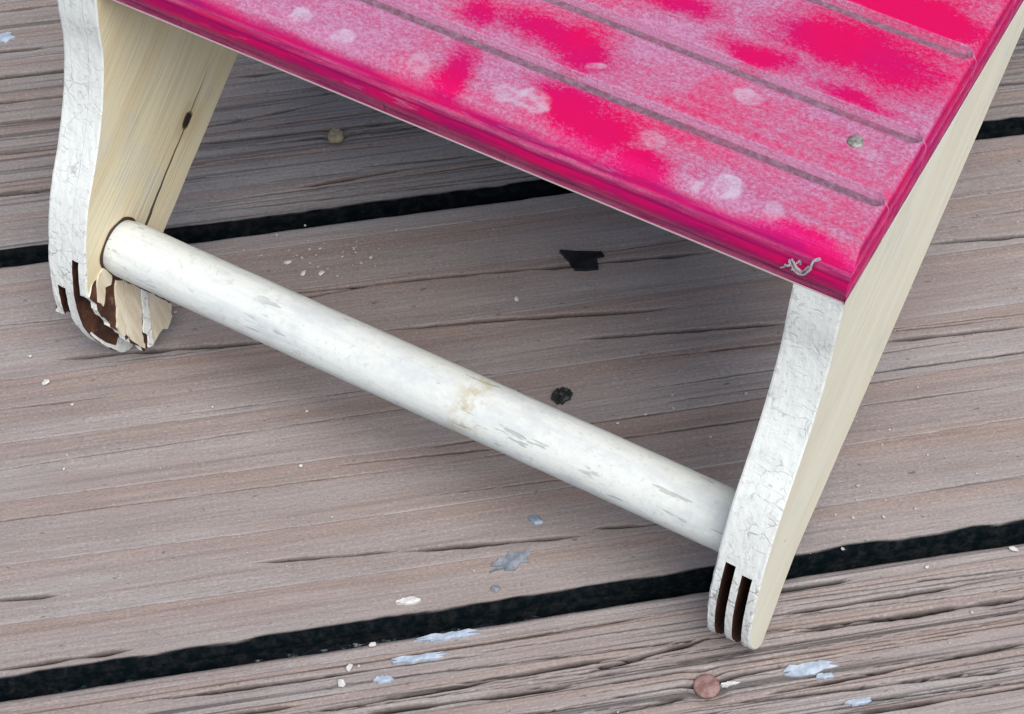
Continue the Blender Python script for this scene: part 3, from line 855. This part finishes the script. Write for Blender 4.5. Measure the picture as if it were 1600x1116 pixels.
flake('paint_remnant', -.0890, -.0905, .011, .0022, M['chip'], 'white paint sliver right beside the rusty screw head', 'paint sliver', 8)
flake('paint_remnant', -.9002, 1.1873, .012, .0100, M['bluechip'], 'blue paint mark on the rear board at the left picture edge', 'paint mark', 9)
flake('grey_flake', -.317, .1298, .024, .0105, M['greychip'], 'slate grey flake lying on the middle board in front of the dowel', 'flake', 10, .0015, jit=.4, ang=.25)
SH = [(-32, -15), (-10, -14), (12, -14), (30, -13), (33, -8), (21, -6), (20, 3), (19, 11), (2, 13), (-17, 13), (-21, 2), (-26, -6)]
pts2 = [(x * .00092, -(y + .14 * x) * .00125) for x, y in SH]
sv = [(x, y, .0022 + .0012 * (i % 3 == 0)) for i, (x, y) in enumerate(pts2)] + [(x * 1.02, y * 1.02, -.004) for x, y in pts2] + [(0, 0, .0026)]
sf = []
for i in range(12):
    sf += [(i, 24, (i + 1) % 12), (i, (i + 1) % 12, (i + 1) % 12 + 12, i + 12)]
o = link('black_hole_patch', mesh_pd('black_hole_patch', sv, sf, False), M['black'])  # flat black piece added in place of a ragged hole in the board
o.location = Vector(on_deck(-.1258, .6001, .0022)) * U
o.rotation_euler = (0, 0, TH)
tag(o, 'flat black patch standing in for a ragged hole in the deck under the pink seat edge', 'hole patch')

def lump(name, a, nn, r, mat, label, cat, seed, sq=(1, 1, .7), group=None, sub=2, z=None):
    rng = random.Random(seed)
    bm = bmesh.new()
    bmesh.ops.create_icosphere(bm, subdivisions=sub, radius=1)
    for v in bm.verts:
        k = 1 + rng.uniform(-.28, .28)
        v.co = Vector((v.co.x * sq[0] * k, v.co.y * sq[1] * k, v.co.z * sq[2] * k)) * r * U
    me = bpy.data.meshes.new(name); bm.to_mesh(me); bm.free()
    o = link(name, me, mat)
    o.location = Vector(on_deck(a, nn, r * sq[2] * .55 if z is None else z)) * U
    o.rotation_euler = (0, 0, rng.uniform(0, 6))
    return tag(o, label, cat, group)

o = lump('seed_husk', -.2031, .3726, .0125, M['seed'], 'small black seed husk on the deck just behind the dowel', 'seed', 21, (1.1, .8, .75), sub=3)
lump('grit_lump', -.2749, .1845, .0080, M['slate'], 'blue grey crumb of grit on the board below the dowel', 'grit', 22, (1, .7, .6))
lump('grit_lump', -.345, .093, .0058, M['greychip'], 'dark grey crumb of grit on the rim above the front gap', 'grit', 23, (1, .7, .7))
CH = [(-.8784, .5163, .0068, 'white paint chip on the deck below the broken left foot'),
      (-.2317, .5482, .0055, 'single white paint chip on the shaded deck between dowel and seat edge'),
      (-.4912, .6407, .0056, 'largest white chip in the sprinkle behind the dowel, nearest the right'),
      (-.5160, .6450, .0060, 'white chip touching the dowel side of the sprinkle behind the dowel'),
      (-.5343, .6684, .0060, 'white chip at the left of the sprinkle behind the dowel'),
      (-.5091, .0393, .0056, 'white chip close beside the left end of the longest blue streak'),
      (-.5417, .0122, .0060, 'white chip at bottom centre, upper one of a pair'),
      (-.5547, -.0071, .0075, 'oval white chip at the bottom, left of the little blue mark'),
      (.3162, .0331, .0065, 'white chip at the right picture edge, on the rim below the gap')]
for i, (a_, n_, r_, lb) in enumerate(CH):
    lump('paint_chip', a_, n_, r_ * .78, M['chip'], lb, 'paint chip', 60 + i, (1.2, .8, .45), 'white paint chips on the deck', 1, .0045)

# fine white crumbs nobody would count
rng = random.Random(9)
pts = [(-.4868, .6863), (-.5012, .6876), (-.4383, .6706), (-.4192, .6576), (-.543, .7215), (-.376, .7018), (-.4331, .6494), (-.5298, .0128), (.1272, .1166), (.1477, .1637), (.2103, .1159), (.1983, .0269), (.1994, .0276), (.1665, .1106), (.101, .0726),
       (-.8649, .3708), (-.8473, .4729), (-.8594, .3925), (-.5416, .4079), (-.5613, .3219), (-.0573, .3489), (-.0605, .3278), (-.0999, .3241), (.0406, .3338), (-.1391, .3161), (-.0229, .2731), (-.6967, .6071), (.2348, -.0468), (-.8969, .5646)]
allp = [(a_, n_, rng.uniform(.0022, .0036)) for a_, n_ in pts]
for i in range(38):
    allp.append((rng.gauss(-.485, .045), rng.gauss(.668, .020), rng.uniform(.0010, .0024)))
for i in range(26):
    allp.append((rng.gauss(.16, .07), rng.gauss(.16, .06), rng.uniform(.0008, .0018)))
for i in range(130):
    a_, n_ = rng.uniform(-1, .7), rng.uniform(-.2, 1.25)
    if .03 < n_ < .10 or .72 < n_ < .79: continue
    allp.append((a_, n_, rng.uniform(.0007, .0018)))
vs = []; fs = []
ico = [(0, 0, 1), (.89, 0, .45), (.28, .85, .45), (-.72, .53, .45), (-.72, -.53, .45), (.28, -.85, .45), (0, 0, -.6)]
for a_, n_, r_ in allp:
    b0 = len(vs)
    x, y, _ = on_deck(a_, n_)
    for p in ico:
        k = r_ * rng.uniform(.65, 1.3)
        vs.append((x + p[0] * k, y + p[1] * k, .003 + p[2] * k * .7))
    for i in range(5):
        fs.append((b0, b0 + 1 + i, b0 + 1 + (i + 1) % 5)); fs.append((b0 + 6, b0 + 1 + (i + 1) % 5, b0 + 1 + i))
tag(link('paint_crumbs', mesh_pd('paint_crumbs', vs, fs, False), M['crumb']), 'tiny white paint crumbs scattered over the deck boards', 'crumbs', kind='stuff')

# twist of dust caught on the seat's nosing
rng = random.Random(4)
vs = []; fs = []
def strand(pts, r):
    k = 6
    P = spline(pts, 14) if len(pts[0]) == 2 else np.array(pts)
    b0 = len(vs)
    for j, p in enumerate(P):
        for i in range(k):
            t = 2 * math.pi * i / k
            rr = r * rng.uniform(.6, 1.4)
            vs.append((p[0] + rr * math.cos(t), p[1] + rr * math.sin(t) * .7, p[2] + rr * math.sin(t)))
    for j in range(len(P) - 1):
        for i in range(k):
            fs.append((b0 + j * k + i, b0 + j * k + (i + 1) % k, b0 + (j + 1) * k + (i + 1) % k, b0 + (j + 1) * k + i))
cx, cy, cz = -.0492, -.006, H + .040
strand([(cx - .016, cy + .001, cz - .002), (cx - .010, cy - .002, cz - .008), (cx - .003, cy - .003, cz - .011), (cx + .004, cy - .002, cz - .009), (cx + .008, cy - .001, cz + .000), (cx + .009, cy + .003, cz + .009), (cx + .014, cy + .006, cz + .012)], .0014)
strand([(cx - .013, cy, cz + .002), (cx - .006, cy - .003, cz - .004), (cx + .002, cy - .004, cz - .006), (cx + .006, cy - .003, cz + .004)], .0014)
for q in range(4):
    a0 = (cx + rng.uniform(-.016, .012), cy + rng.uniform(-.004, .002), cz + rng.uniform(-.010, .003))
    strand([a0, tuple(c + rng.uniform(-.005, .005) for c in a0), tuple(c + rng.uniform(-.007, .007) for c in a0)], rng.uniform(.0006, .0013))
tag(link('dust_twist', mesh_pd('dust_twist', vs, fs), M['fluff']), 'grey twist of dust fluff caught on the pink front edge near the corner', 'dust')
